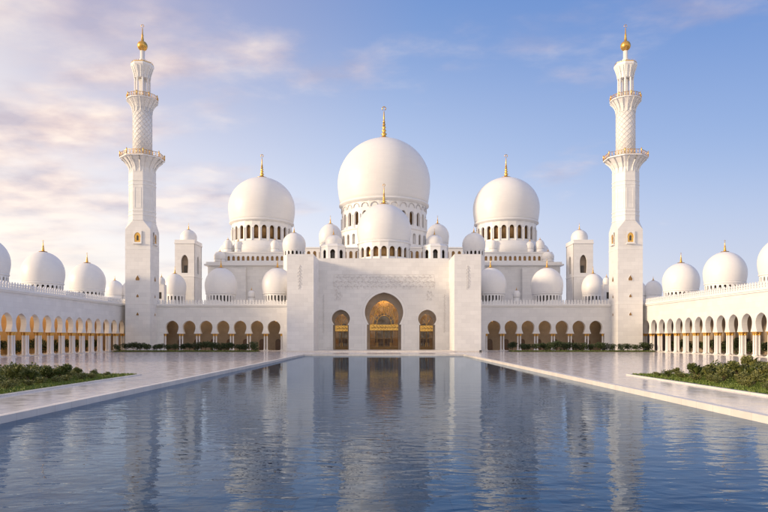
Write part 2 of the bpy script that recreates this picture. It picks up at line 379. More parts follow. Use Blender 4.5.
def add_dome(parent, x, y, z, r, h, fh, drum=None, drum_n=0, win=None, wmat=None, br=0.93, seg=48, mat=None, eave=True):
    """part dome (> drum, drum_window, finial). drum=(radius, z bottom); win = arch profile in absolute z"""
    d = MB().lathe([(r*br*0.4, -0.01)] + dome_prof(r, h, br), seg, caps=False).build('dome', mat or DOME, parent, (x, y, z))
    fixn(d)
    fr = r*0.055 + 0.13
    finial_mb(fh*1.1, fr).build('finial', GOLD, d, (0, 0, h-0.06*fh*0.3))
    if drum:
        R, zb = drum; m = MB(); z0 = zb - z; top = 0.0
        if eave: m.lathe([(R+.05, -.10*r*0.5), (R+.05+.02*r, -.06*r*0.5), (r*br+.03*r, -.03*r*.5), (r*br+.03*r, 0.02*r), (r*br-.02, .03*r)], seg, caps=False)
        if win:
            W = [(a-z, b) for a, b in win]; fn = cyl(R); s = 2*pi*R/drum_n
            for i in range(drum_n): m.bay(i*s-s/2, i*s+s/2, z0, 0, W, 0, max(0.35, R*.055), fn)
            o = m.build('drum', TRIM, d); fixn(o)
            MB().lathe([(R*.93-.35, z0+.02), (R*.93-.35, -.02)], seg).build('drum_window', wmat or BRONZE, d)
            # attached colonnettes between openings
            if R > 5:
                c = MB()
                for i in range(drum_n):
                    a = (i+.5)*s/R; c.lathe([(.02*R+.10, z0+.0), (.014*R+.06, z0+.5), (.014*R+.06, W[1][0]-.3), (.02*R+.12, W[1][0])], 8, ((R+.1)*sin(a), -(R+.1)*cos(a), 0))
                c.build('colonnette_ring', TRIM, d)
        else:
            m.lathe([(R, z0), (R, -.05*r)], seg); m.build('drum', TRIM, d)
    return d

# ------------------------------------------------------------------ ground, plaza, pool
PX, PY0, PY1 = 19.8, -14.0, 156.5
g = MB(); G = 4500; a, b = 125, (-60, 330)
for x0, x1, y0, y1 in ((-G, -a, -G, G), (a, G, -G, G), (-a, a, -G, b[0]), (-a, a, b[1], G)): g.quad((x0, y0, -.03), (x1, y0, -.03), (x1, y1, -.03), (x0, y1, -.03))
tag(g.build('ground', SAND), kind='structure')
g = MB(); q = PX + 0.55
for x0, x1, y0, y1 in ((-a, -q, b[0], b[1]), (q, a, b[0], b[1]), (-q, q, b[0], PY0-.55), (-q, q, PY1+.55, b[1])): g.quad((x0, y0, 0), (x1, y0, 0), (x1, y1, 0), (x0, y1, 0))
tag(g.build('plaza_floor', FLOOR), kind='structure')
def ring_mb(ix, iy0, iy1, w, z0, z1, ch=0.0):
    m = MB()
    m.box(-ix-w, -ix, iy0-w, iy1+w, z0, z1); m.box(ix, ix+w, iy0-w, iy1+w, z0, z1)
    m.box(-ix, ix, iy1, iy1+w, z0, z1); m.box(-ix, ix, iy0-w, iy0, z0, z1)
    return m
tag(ring_mb(PX, PY0, PY1, .553, -1.2, .06).build('pool_coping', COPING), kind='structure')
tag(MB().quad((-PX-.1, PY0-.1, -.34), (PX+.1, PY0-.1, -.34), (PX+.1, PY1+.1, -.34), (-PX-.1, PY1+.1, -.34)).build('water', WATER), kind='structure')

# ------------------------------------------------------------------ arcaded wings
A_TOP = 9.5
SIDEARCH = arch(1.5, 1.5, 2.05, 5.45, 5.45, 7.5, A_TOP+.1)
def column_proto():
    c = MB().lathe([(.30, .0), (.30, .14), (.36, .2), (.36, .36), (.25, .42), (.235, .5), (.22, 4.5), (.25, 4.55)], 14).build('column', COLM)
    MB().lathe([(.25, 4.55), (.30, 4.62), (.27, 4.72), (.34, 5.0), (.46, 5.25), (.46, 5.32)], 14).build('capital', GOLD, c)
    MB().box(-.42, .42, -.42, .42, 0, .13).build('plinth', COLM, c)
    return c
CPROTO = column_proto()
def merlon_mb():
    pts = [(-.30, 0), (.30, 0), (.30, .35), (.16, .5), (.16, .62), (.33, .85), (.30, 1.05), (.14, 1.2), (0, 1.5), (-.14, 1.2), (-.30, 1.05), (-.33, .85), (-.16, .62), (-.16, .5), (-.30, .35)]
    return MB().prism([(x, z*.93) for x, z in pts], flat, -.11, .11)
MPROTO = merlon_mb().build('merlon', TRIM)
LPROTO = thing('hanging_lantern', 'lantern', 'lamp')
_l = MB(); _l.lathe([(.02, 0), (.02, -1.1)], 6); _l.lathe([(.05, -1.1), (.34, -1.35), (.36, -1.42)], 8); _l.lathe([(.36, -2.05), (.30, -2.15), (.04, -2.4), (0, -2.55)], 8)
for i in range(8): _a = i*pi/4; _l.tube([(.35*cos(_a), .35*sin(_a), -1.4), (.35*cos(_a), .35*sin(_a), -2.07)], .03, 4)
_l.build('lantern_frame', GOLD, LPROTO)
MB().lathe([(.0, -1.42), (.29, -1.45), (.31, -2.05), (0, -2.08)], 12).build('lantern_glass', LAMPLIT, LPROTO)
lant_used = [False]
lamp_data = bpy.data.lights.new('lantern_light', 'POINT'); lamp_data.energy = 190; lamp_data.color = (1.0, .68, .34); lamp_data.shadow_soft_size = .4
def lantern(x, y, z, label, light=True, group=None, weak=False):
    o = LPROTO if not lant_used[0] else copy_tree(LPROTO, (x, y, z))
    for ch in list(o.children):
        if ch.type == 'LIGHT': bpy.data.objects.remove(ch)
    lant_used[0] = True; o.location = (x, y, z); tag(o, label, 'lamp', group)
    if light: # point light set out of sight, above and behind the lantern glass
        l = bpy.data.objects.new('bulb', lamp_high if weak == 2 else lamp_weak if weak else lamp_data); COL.objects.link(l); l.location = (x, y+.8, z-.6)
        extra_lights.append(l)
    return o
extra_lights = []
lamp_weak = lamp_data.copy(); lamp_weak.energy = 40; lamp_high = lamp_data.copy(); lamp_high.energy = 620; lamp_high.shadow_soft_size = .5

def wing_front(sgn):
    side = 'left' if sgn < 0 else 'right'
    W = thing('arcade_wing', f'white marble arcade with seven horseshoe arches between the {side} minaret and the entrance portal', 'building', (sgn*54.5, 200, 0), 'arcades flanking the entrance')
    ox = sgn*54.5
    m = MB(); s = 5.38; y0, y1 = 0, 1.3
    fl = lambda u, d, z: (sgn*u - ox, d, z)
    for i in range(7): m.bay(34.9+s*i-s/2, 34.9+s*i+s/2, 5.45, 14.0, SIDEARCH, y0, y1, fl)
    e0 = 34.9-s/2; e1 = 34.9+6.5*s
    for ua, ub in ((27.5, e0), (e1, 81.0)): xa, xb = sorted((sgn*ua-ox, sgn*ub-ox)); m.box(xa, xb, y0, y1, 0, 14.0)
    fixn(m.build('wall', WALL, W))
    xa, xb = sorted((sgn*27.5-ox, sgn*81.0-ox))
    MB().box(xa, xb, -.35, 1.0, 14.0, 14.35).box(xa, xb, -.6, 1.0, 14.35, 14.9).build('cornice', TRIM, W)
    MB().box(xa, xb, 1.31, 39, 11.5, 14.88).build('roof', ROOF, W)
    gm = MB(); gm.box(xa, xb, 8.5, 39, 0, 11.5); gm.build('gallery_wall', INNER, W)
    # doorways in the back wall of the gallery, one behind each arch
    for i in range(7):
        u = 34.9+s*i
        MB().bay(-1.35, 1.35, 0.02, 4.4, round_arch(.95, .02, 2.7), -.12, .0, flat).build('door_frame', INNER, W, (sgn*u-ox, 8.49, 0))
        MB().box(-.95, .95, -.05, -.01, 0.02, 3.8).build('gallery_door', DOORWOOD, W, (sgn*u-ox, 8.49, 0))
    ms = MB(); ms.box(xa, xb, -.3, 8.5, 0, .12); ms.build('step', COPING, W)
    for i in range(8):
        for g_ in (-.42, .42):
            for yy in (.65,):
                copy_part(CPROTO, W, (sgn*(e0+s*i)+g_-ox, yy, .12))
        MB().box(-.95, .95, .05, 1.25, 5.42, 5.46).build('impost', GOLD, W, (sgn*(e0+s*i)-ox, 0, 0))
    n = 56
    for i in range(n): inst(MPROTO, W, (xa + (xb-xa)*(i+.5)/n, -.35, 14.9))
    MB().box(xa, xb, -.45, -.25, 15.25, 15.4).build('rail', TRIM, W)
    # roof domes
    for off in (163, 106.5):
        add_dome(W, sgn*off*.3296-ox, 8, 18.6, 5.2, 8.7, 2.6, (4.7, 14.88), 26, round_arch(.28, 15.9, 17.6), DARK)
    add_dome(W, sgn*132.5*.3296-ox, 8, 17.6, 1.25, 2.3, .9, (1.05, 14.88))
    add_dome(W, sgn*209*.352-ox, 22, 19.6, 3.9, 7.2, 2.2, (3.6, 14.88), 18, round_arch(.28, 16, 18.4), DARK)
    # small square kiosk beside the minaret
    k = MB(); k.box(-1.3, 1.3, -1.3, 1.3, 14.88, 22.0); k.build('kiosk', WALL, W, (sgn*222.5*.336-ox, 12, 0))
    MB().box(-.45, .45, -.03, .02, 17.2, 19.4).build('kiosk_window', DARK, W, (sgn*222.5*.336-ox, 10.7, 0))
    add_dome(W, sgn*222.5*.336-ox, 12, 22.0, 1.25, 2.6, 1.0)
    for i in range(7):
        lantern(sgn*(34.9+s*i), 204.6, 11.5, f'small gilded lantern glowing in the {ORD[i]} arch from the portal of the {side} front arcade', True, 'gilded arcade lanterns', True)
    return W
wing_front(-1); wing_front(1)

def wing_side(sgn):
    side = 'left' if sgn < 0 else 'right'; X0 = 81.1
    W = thing('arcade_wing', f'long white arcade wing along the {side} edge of the plaza, receding towards the minaret', 'building', (sgn*X0, 150, 0), 'long side arcades')
    s = 5.39; fl = lambda u, d, z: (sgn*d, u-150, z); n = 18
    m = MB()
    for i in range(n): m.bay(195-s*i-s/2, 195-s*i+s/2, 5.45, 14.0, SIDEARCH, 0, 1.3, fl)
    ye = 195-s*(n-.5)
    a_, b_ = sorted((0, sgn*1.3)); m.box(a_, b_, 195+s/2-150, 201.3-150, 0, 14.0); m.box(a_, b_, ye-6-150, ye-150, 0, 14.0)
    fixn(m.build('wall', WALL, W))
    ya, yb = ye-6-150, 226-150
    c = MB()
    for lo, hi, z0, z1 in ((-.35, 1.0, 14.0, 14.35), (-.6, 1.0, 14.35, 14.9)): p, q = sorted((sgn*lo, sgn*hi)); c.box(p, q, ya, yb if False else 199.3-150, z0, z1)
    c.build('cornice', TRIM, W)
    p, q = sorted((sgn*1.31, sgn*17)); MB().box(p, q, ya, yb, 11.5, 14.88).build('roof', ROOF, W)
    p, q = sorted((sgn*10, sgn*17)); MB().box(p, q, ya, yb, 0, 11.5).build('gallery_wall', GLOWWALL if sgn < 0 else INNER, W)
    p, q = sorted((sgn*-.3, sgn*10)); MB().box(p, q, ya, 199.4-150, 0, .12).build('step', COPING, W)
    for i in range(n+1):
        y = 195+s/2-s*i-150
        if i in (0,): pass
        for gy in (-.42, .42):
            for xx in (.28, 1.02): copy_part(CPROTO, W, (sgn*xx, y+gy, .12))
        p, q = sorted((sgn*-.12, sgn*1.42)); MB().box(p, q, y-.95, y+.95, 5.40, 5.46).build('impost', GOLD, W)
    L_ = 199.3-150-ya; k = int(L_/0.97)
    k = min(k, 100)
    for i in range(k): inst(MPROTO, W, (sgn*-.35, ya + L_*(i+.5)/k, 14.9), pi/2)
    p, q = sorted((sgn*-.45, sgn*-.25)); MB().box(p, q, ya, ya+L_, 15.25, 15.4).build('rail', TRIM, W)
    for j in range(4):
        add_dome(W, sgn*6.9, 187-24.1*j-150, 18.1, 5.15, 8.3, 2.7, (4.75, 14.88), 26, round_arch(.30, 16.2, 17.2), DARK)
    for i in range(n):
        if sgn < 0: lantern(sgn*(X0+5.2), 195-s*i, 11.5, f'small gilded lantern glowing in the {ORD[i]} arch from the minaret of the left side arcade', i % 3 != 1, 'gilded arcade lanterns')
    return W
wing_side(-1); wing_side(1)
for o in [CPROTO] + list(CPROTO.children) + [MPROTO]: bpy.data.objects.remove(o)

# ------------------------------------------------------------------ reliefs
def scroll_relief(w, h, fn, seed, dens=1.0, r=.05, mirror=False):
    """carved arabesque: an undulating stem with alternating spiral tendrils and lotus leaves, inside a w x h panel centred on 0"""
    rnd = random.Random(seed); m = MB(); tall = h > w; Lg, Wd = (h, w) if tall else (w, h)
    P = lambda u, v: fn(v, -.02, u) if tall else fn(u, -.02, v)
    Q = lambda u, d, v: fn(v, d, u) if tall else fn(u, d, v)
    rows = max(1, round(Wd/1.3)); pitch = 1.7 if Wd > .9 else 1.3
    for k in range(rows):
        vc = -Wd/2 + Wd*(k+.5)/rows; amp = Wd/rows*.12; ph = rnd.uniform(0, 6)
        n = int(Lg/.3); half = (lambda u: abs(u)) if mirror else (lambda u: u)
        m.tube([P(-Lg/2+Lg*i/n, vc+amp*sin(2*pi*half(-Lg/2+Lg*i/n)/pitch+ph)) for i in range(n+1)], r*.4, 4)
        j = 0; u = 0.35 if mirror else -Lg/2+.3
        while u < Lg/2-.3:
            g = 1 if j % 2 else -1; R = min(Wd/rows*.42, .62)*rnd.uniform(.7, 1.05)
            for mu in ((1, -1) if mirror else (1,)):
                pts = []
                for i in range(14):
                    t = i/13; rr = R*(1-.78*t); aa = -g*pi/2 + g*t*5.2
                    pts.append(P(mu*(u+rr*cos(aa)), vc+g*R*.7+rr*sin(aa)))
                m.tube(pts, r*1.25, 4, r*.7)
                l = R*.42
                for da in (-.7, 0, .7):
                    ca, sa = cos(g*pi/2+da), sin(g*pi/2+da); cu, cv = u+R*.9, vc-g*R*.15
                    m.prism([(mu*cu, cv), (mu*(cu+ca*l-sa*l*.3), cv+sa*l+ca*l*.3), (mu*(cu+ca*l*1.9), cv+sa*l*1.9), (mu*(cu+ca*l+sa*l*.3), cv+sa*l-ca*l*.3)], lambda a_, d, b_: Q(a_, d, b_), -.06, .01)
            u += pitch/2*rnd.uniform(.7, 1.45)/max(.6, dens); j += 1
    return m

# ------------------------------------------------------------------ entrance portal
P_ = thing('entrance_portal', 'tall plain white marble entrance block with three horseshoe doorways and a dome behind', 'building', (0, 190, 0))
oy = 190
loc = lambda u, d, z: (u, d-oy, z)
m = MB(); zt = 29.0; D0, D1 = 197.0, 199.4; b0 = .42
big = arch(5.35, 4.8, 6.0, b0, 8.3, 12.1, 18.35, 14)
sm = arch(2.5, 2.1, 2.85, b0, 8.2, 10.0, 12.95, 10)
m.bay(-10, 10, b0, zt, big, D0, D1, loc)
for g_ in (-1, 1): u0, u1 = sorted((g_*10, g_*20.3)); m.bay(u0, u1, b0, zt, sm, D0, D1, loc, uc=g_*13.5)
fixn(m.build('wall', WALL, P_))
for g_ in (-1, 1):
    x0, x1 = sorted((g_*20.3, g_*28.0)); MB().box(x0, x1, 182-oy, 200.2-oy, .42, 28.3).build('pylon', WALL, P_)
    # carved floral panel on each pylon
    scroll_relief(1.3, 7.0, lambda u, d, z, g_=g_: (g_*24.3+u*(1-.3*abs(z)/3.5), 182+d-oy, 21.5+z), 5+g_, 2.0, .045).build('floral_relief', RELIEF, P_)
    scroll_relief(2.2, 3.4, lambda u, d, z, g_=g_: (g_*14.2+u, 197+d-oy, 17.4+z), 25+g_, 1.0, .045).build('floral_relief', RELIEF, P_)
    scroll_relief(.7, 12.5, lambda u, d, z, g_=g_: (g_*18.9+u, 197+d-oy, 11.8+z), 15+g_, 1.5, .035).build('floral_relief', RELIEF, P_)
MB().box(-28.3, 28.3, 181.6-oy, 200.1-oy, 0, .42).box(-20.2, 20.2, 180.6-oy, 181.6-oy, 0, .2).build('plinth', COPING, P_)
scroll_relief(31, 4.2, lambda u, d, z: (u, 197+d-oy, 21.6+z), 3, 1.0, .055, True).build('calligraphy_band', RELIEF, P_)
# outline of the band and drop ends
e = MB()
for g_ in (-1, 1):
    e.tube([(g_*15.6, 197-oy, 19.2), (g_*15.9, 197-oy, 21.0), (g_*15.6, 197-oy, 23.8)], .05, 4)
e.tube([(-15.6, 196.99-oy, 23.9), (15.6, 196.99-oy, 23.9)], .05, 4); e.build('band_border', RELIEF, P_)
# raised mouldings round the openings
def moulding(prof, off, wdt, y, uc, name='arch_moulding', th=.16):
    mm = MB(); Q = [(z, h) for z, h in prof if h > 0] ; zt_ = prof[-1][0]
    inn = [(h+off, z + (0 if h > .01 else off)) for z, h in prof]
    cz = prof[len(prof)//3][0]
    def outw(k, dd):
        z, h = prof[k]
        if k < 2: return (h+dd, z)
        zz = z + dd*max(0, (z-cz)/(zt_-cz)) if z > cz else z
        return (h + dd*(1-(max(0, z-cz)/(zt_-cz))**2.2), zz) if k < len(prof)-1 else (0, zt_+dd)
    idx = list(range(len(prof)))
    A = [outw(k, off) for k in idx]; B = [outw(k, off+wdt) for k in idx]
    for g in (-1, 1):
        for k in idx[:-1]:
            a0, a1, b0_, b1 = A[k], A[k+1], B[k], B[k+1]
            f = lambda p, d: (uc+g*p[0], y+d-oy, p[1])
            mm.quad(f(a0, -th), f(a1, -th), f(b1, -th), f(b0_, -th)); mm.quad(f(a0, 0), f(a1, 0), f(a1, -th), f(a0, -th)); mm.quad(f(b0_, 0), f(b1, 0), f(b1, -th), f(b0_, -th))
    return fixn(mm.build(name, TRIM, P_))
moulding(big, .02, .5, 197.02, 0); moulding(big, 1.1, .22, 197.02, 0, th=.1)
for g_ in (-1, 1): moulding(sm, .02, .28, 197.02, g_*13.5)
# inner leaf and glazing
def doorway(uc, jw, top, neck, big_=True):
    ip = arch(jw, jw*.95, jw*1.02, b0, neck, neck+(top-neck)*.3, top, 12)
    outer = 6.2 if big_ else 2.9
    mm = MB().bay(uc-outer, uc+outer, b0, 19.5 if big_ else 13.8, ip, 199.45, 200.0, loc); fixn(mm.build('inner_arch', INNER, P_))  # darker stone paints in the shade of the deep recess
    y = 199.8-oy
    # fanlight glass
    pts = [(uc-h, z) for z, h in ip if z >= neck-.01] + [(uc+h, z) for z, h in reversed(ip) if z >= neck-.01 and h > 0]
    w_ = MB().prism(pts, flat, y, y+.06).build('fanlight', GLASS, P_)
    bars = MB()
    if big_:
        cz = neck + .1; R0, R1 = 2.3, 3.9
        for k in range(9):
            t = pi*(k+.0)/8; bars.tube([(uc+R0*cos(t), y-.08, cz+R0*1.25*sin(t)), (uc+min(jw, 4.5)*cos(t)*.98, y-.08, cz+(top-neck-.2)*sin(t)*.98)], .085, 5)
        for RR, hh in ((R0, R0*1.25), (3.5, 5.7)):
            bars.tube([(uc+RR*cos(t), y-.08, cz+hh*sin(t)) for t in [pi*i/24 for i in range(25)]], .1, 5)
    else:
        for k in range(1, 4): t = pi*k/4; bars.tube([(uc, y-.08, neck+.1), (uc+jw*cos(t)*.9, y-.08, neck+(top-neck)*sin(t)*.92)], .06, 5)
    bars.build('fanlight_bars', GOLD, w_)
    # gilded lintel band with pierced pattern
    ln = MB().box(uc-jw, uc+jw, y-.12, y+.1, neck-1.75, neck-.0); 
    l_o = ln.build('lintel', GOLD, P_)
    scroll_relief(jw*1.9, 1.2, lambda u, d, z: (uc+u, y-.12+d, neck-.87+z), 77, 1.6, .05).build('lintel_ornament', DOORWOOD, l_o)
    # door leaves
    nl = 4 if big_ else 2; wl = 2*jw/nl
    for k in range(nl):
        x0 = uc-jw+wl*k; d = MB()
        t_ = .18
        d.box(x0+.03, x0+t_, y-.1, y+.04, b0, neck-1.76); d.box(x0+wl-t_, x0+wl-.03, y-.1, y+.04, b0, neck-1.76)
        for zz in (b0, b0+1.0, 3.9, neck-2.0): d.box(x0+t_, x0+wl-t_, y-.09, y+.03, zz, zz+.17)
        d.box(x0+wl/2-.04, x0+wl/2+.04, y-.085, y+.02, b0+1.17, neck-2.0)
        do = d.build('door_leaf', DBRONZE, P_)
        MB().box(x0+.04, x0+wl-.04, y+.05, y+.08, b0, neck-1.76).build('pane', GLASS, do)
        MB().box(x0+t_, x0+wl-t_, y-.05, y+.04, b0, b0+.9).build('kick_panel', DBRONZE, do)
        MB().tube([(x0+(wl-.3 if k % 2 == 0 else .3), y-.2, 1.3), (x0+(wl-.3 if k % 2 == 0 else .3), y-.2, 2.6)], .05, 6).build('handle', GOLD, do)
doorway(0, 4.5, 16.0, 8.3)
for g_ in (-1, 1): doorway(g_*13.45, 2.0, 11.6, 8.0, False)
MB().box(-27.9, 27.9, 210.3-oy, 239-oy, 0, 28.0).build('hall_block', WALL, P_)
MB().box(-27.9, 27.9, 200.3-oy, 210.2-oy, 20.0, 28.0).build('roof', WALL, P_)
MB().box(-19.9, 19.9, 210.0-oy, 210.25-oy, .42, 19.9).box(-20.2, -19.9, 200.3-oy, 210.2-oy, .42, 19.95).box(19.9, 20.2, 200.3-oy, 210.2-oy, .42, 19.95).build('vestibule_wall', AMBER, P_)
MB().box(-20, 20, 199.4-oy, 210.0-oy, .3, .43).build('vestibule_floor', FLOOR, P_)
for uu, hw_, zt_ in ((0, 3.0, 12.2), (-13.45, 1.5, 9), (13.45, 1.5, 9)):
    pr = arch(hw_, hw_*.9, hw_*1.1, .44, zt_*.62, zt_*.72, zt_, 8)
    pts = [(uu-h, z) for z, h in pr] + [(uu+h, z) for z, h in reversed(pr) if h > 0]
    MB().prism(pts, flat, 209.9-oy, 209.97-oy).build('inner_doorway', DOORWOOD, P_)
for uu, zz in ((0, 17.6), (-6.2, 9.5), (6.2, 9.5), (-13.45, 12.5), (13.45, 12.5)):  # central lantern added unseen above the arch to gild the back wall
    lantern(uu, 207.6 if uu == 0 else 207.5, zz+1.2, {0: 'lit gilded lantern added out of view above the central doorway arch', -6.2: 'lit gilded lantern inside the portal, left of the central door', 6.2: 'lit gilded lantern inside the portal, right of the central door', -13.45: 'lit gilded lantern inside the left side doorway of the portal', 13.45: 'lit gilded lantern inside the right side doorway of the portal'}[uu], True, 'lanterns inside the portal', 2 if uu == 0 else True)
add_dome(P_, 0, 216-oy, 36.3, 9.3, 13.6, 6.3, (9.0, 28.0), 20, round_arch(.95, 31.0, 33.3), BRONZE)
# octagonal kiosks and small domes on the portal roof
for g_ in (-1, 1):
    R = 4.0; s = 2*R*math.tan(pi/8); k = MB()
    for i in range(8):
        a_ = i*pi/4
        fn = lambda u, d, z, a_=a_: ((R-d)*sin(a_)+u*cos(a_), -(R-d)*cos(a_)+u*sin(a_), z)
        k.bay(-s/2, s/2, 27.98, 34.6, arch(.75, .72, .82, 30.3, 32.2, 32.7, 33.7, 5), 0, .35, fn)
    kk = fixn(k.build('kiosk', TRIM, P_, (g_*17.1, 214-oy, 0)))
    MB().lathe([(R*.86, 28), (R*.86, 34.5)], 8, rot=pi/8).build('kiosk_window', DARK, kk)
    MB().lathe([(R*1.13, 34.6), (R*1.13, 35.0), (R*.9, 35.6), (R*.82, 35.7)], 8, rot=pi/8, smooth=False).build('kiosk_cornice', TRIM, kk)
    add_dome(P_, g_*17.1, 214-oy, 35.65, 2.9, 3.4, 1.9, br=.98)
    add_dome(P_, g_*19.7, 232-oy, 38.9, 4.2, 7.2, 2.7, (3.9, 28), 16, round_arch(.4, 36, 37.4), DARK)
    add_dome(P_, g_*31.9, 224-oy, 35.1, 4.1, 6.4, 1.9, (3.8, 14), 16, round_arch(.4, 33.2, 34.2), DARK)

# ------------------------------------------------------------------ prayer hall
H_ = thing('prayer_hall', 'great white prayer hall behind the portal, crowned by three huge domes', 'building', (0, 262, 0)); oy = 262
MB().box(-67, 67, 240-oy, 300-oy, 0, 31.6).build('hall_wall', WALL, H_)
MB().box(-68.2, 68.2, 239-oy, 301-oy, 31.6, 32.2).box(-67.6, 67.6, 239.6-oy, 300.4-oy, 32.2, 33.0).build('cornice', TRIM, H_)
for q in (-58.2, 52.2): MB().box(q, q+6, 238.0-oy, 239.9-oy, 0, 30.5).build('buttress', WALL, H_)
def tier(x0, x1, y0, y1, z0, z1, nb):
    m = MB(); s = (x1-x0)/nb
    for i in range(nb):
        h = min(.62, s*.28); m.bay(x0+s*i, x0+s*(i+1), z0, z1, round_arch(h, z0+.9, z1-1.7), y0-oy, y0+.5-oy, flat)
    o = fixn(m.build('upper_tier', TRIM, H_))
    MB().box(x0+.01, x1-.01, y0+.55-oy, y1-oy, z0, z1-.01).build('tier_core', BRONZE, o)
    MB().box(x0-.3, x1+.3, y0-.3-oy, y1+.3-oy, z1, z1+.45).build('tier_cornice', TRIM, o)
    # side faces
    MB().box(x0-.12, x0-.005, y0-oy, y1-oy, z0, z1-.01).box(x1+.005, x1+.12, y0-oy, y1-oy, z0, z1-.01).build('tier_side', TRIM, o)
for g_ in (-1, 1):
    x0, x1 = sorted((g_*36.5, g_*64.5)); tier(x0, x1, 243, 275, 33.0, 36.8, 15)
    MB().lathe([(14.0, 36.8), (14.0, 40.3), (13.6, 40.6), (13.2, 41.6), (12.6, 42.2)], 48).build('dome_base', TRIM, H_, (g_*49.9, 258-oy, 0))
    add_dome(H_, g_*49.9, 258-oy, 50.6, 13.4, 19.1, 8.6, (12.1, 42.2), 24, round_arch(.93, 43.0, 47.3), BRONZE, br=.94, seg=64)
    for off, r in ((109, 1.75), (129, 1.35), (146, 1.5), (156, 1.8)):
        add_dome(H_, g_*off*.3899, 246-oy, 38.9, r, r*2.0, .9, (r*.92, 37.2))
    add_dome(H_, g_*164*.3835, 242-oy, 34.3, 2.3, 3.0, .9, (2.2, 33))
    add_dome(H_, g_*157*.428, 270-oy, 37.5, 3.6, 7.0, 1.6, (3.3, 36), 14, round_arch(.4, 34.5, 36.5) if False else None)
    add_dome(H_, g_*29.5*.40, 250-oy, 45.5, 1.5, 4.2, 1.0, (1.4, 39))
    add_dome(H_, g_*31.5*.3995+g_*6, 253-oy, 41.5, 1.9, 4.0, 1.0, (1.7, 38))
tier(-30, 30, 241.5, 283, 33.0, 38.4, 26)
# lower drum with arched openings, then the main drum
m = MB(); R = 18.6; fn = cyl(R); n = 36; s = 2*pi*R/n
for i in range(n): m.bay(i*s-s/2, i*s+s/2, 38.8, 46.6, round_arch(.75, 41.0, 44.3), 0, .7, fn)
lb = fixn(m.build('dome_base', TRIM, H_)); MB().lathe([(R-.9, 38.8), (R-.9, 46.5)], 64).build('base_window', BRONZE, lb)
MB().lathe([(R+.0, 46.6), (R+.4, 46.8), (R+.4, 47.2), (17.2, 47.6)], 64, caps=False).build('base_cornice', TRIM, lb)
add_dome(H_, 0, 0, 58.6, 19.15, 28.2, 12.2, (17.5, 47.5), 28, round_arch(1.05, 48.6, 52.8), BRONZE, br=.94, seg=80)
# blind scalloped arches around the head of the main drum
m = MB(); R = 17.62; n = 28
for i in range(n):
    a0 = 2*pi*(i)/n; pts = []
    for j in range(9):
        t = pi*j/8; aa = a0 + 1.45*cos(t)/R; pts.append((R*sin(aa), -R*cos(aa), 55.4 + 1.7*sin(t)))
    m.tube(pts, .16, 5)
m.build('blind_arch_frieze', RELIEF, H_)

# ------------------------------------------------------------------ corner towers
for g_ in (-1, 1):
    side = 'left' if g_ < 0 else 'right'
    T = thing('domed_tower', f'square white tower with a small dome beside the hall, next to the {side} minaret', 'tower', (g_*72, 232.5, 0), 'square domed towers')
    m = MB(); hw = 3.5
    for (fn) in (lambda u, d, z: (u, -4.7+d, z), lambda u, d, z: (u, 4.7-d, z)): m.bay(-hw, hw, 14, 38.2, arch(1.15, 1.15, 1.3, 27.6, 27.7, 31.6, 34.2, 8), 0, .8, fn)
    for q in (-1, 1): m.bay(-3.88, 3.88, 14, 38.2, arch(1.15, 1.15, 1.3, 27.6, 27.7, 31.6, 34.2, 8), 0, .8, lambda u, d, z, q=q: (q*(hw-d), u, z))
    fixn(m.build('wall', WALL, T))
    MB().box(-2.2, 2.2, -3.3, 3.3, 14, 38).build('core', INNER, T)
    MB().box(-.6, .6, -3.42, -3.32, 27.7, 30.4).build('door', DARK, T)
    MB().box(-hw-.25, hw+.25, -4.95, 4.95, 38.2, 38.55).box(-hw-.1, hw+.1, -4.8, 4.8, 38.55, 39.6).build('cornice', TRIM, T)
    MB().box(-hw-.12, hw+.12, -4.82, 4.82, 26.2, 26.6).build('string_course', TRIM, T)
    add_dome(T, 0, 0, 39.6, 3.0, 4.4, 2.2, br=.97)

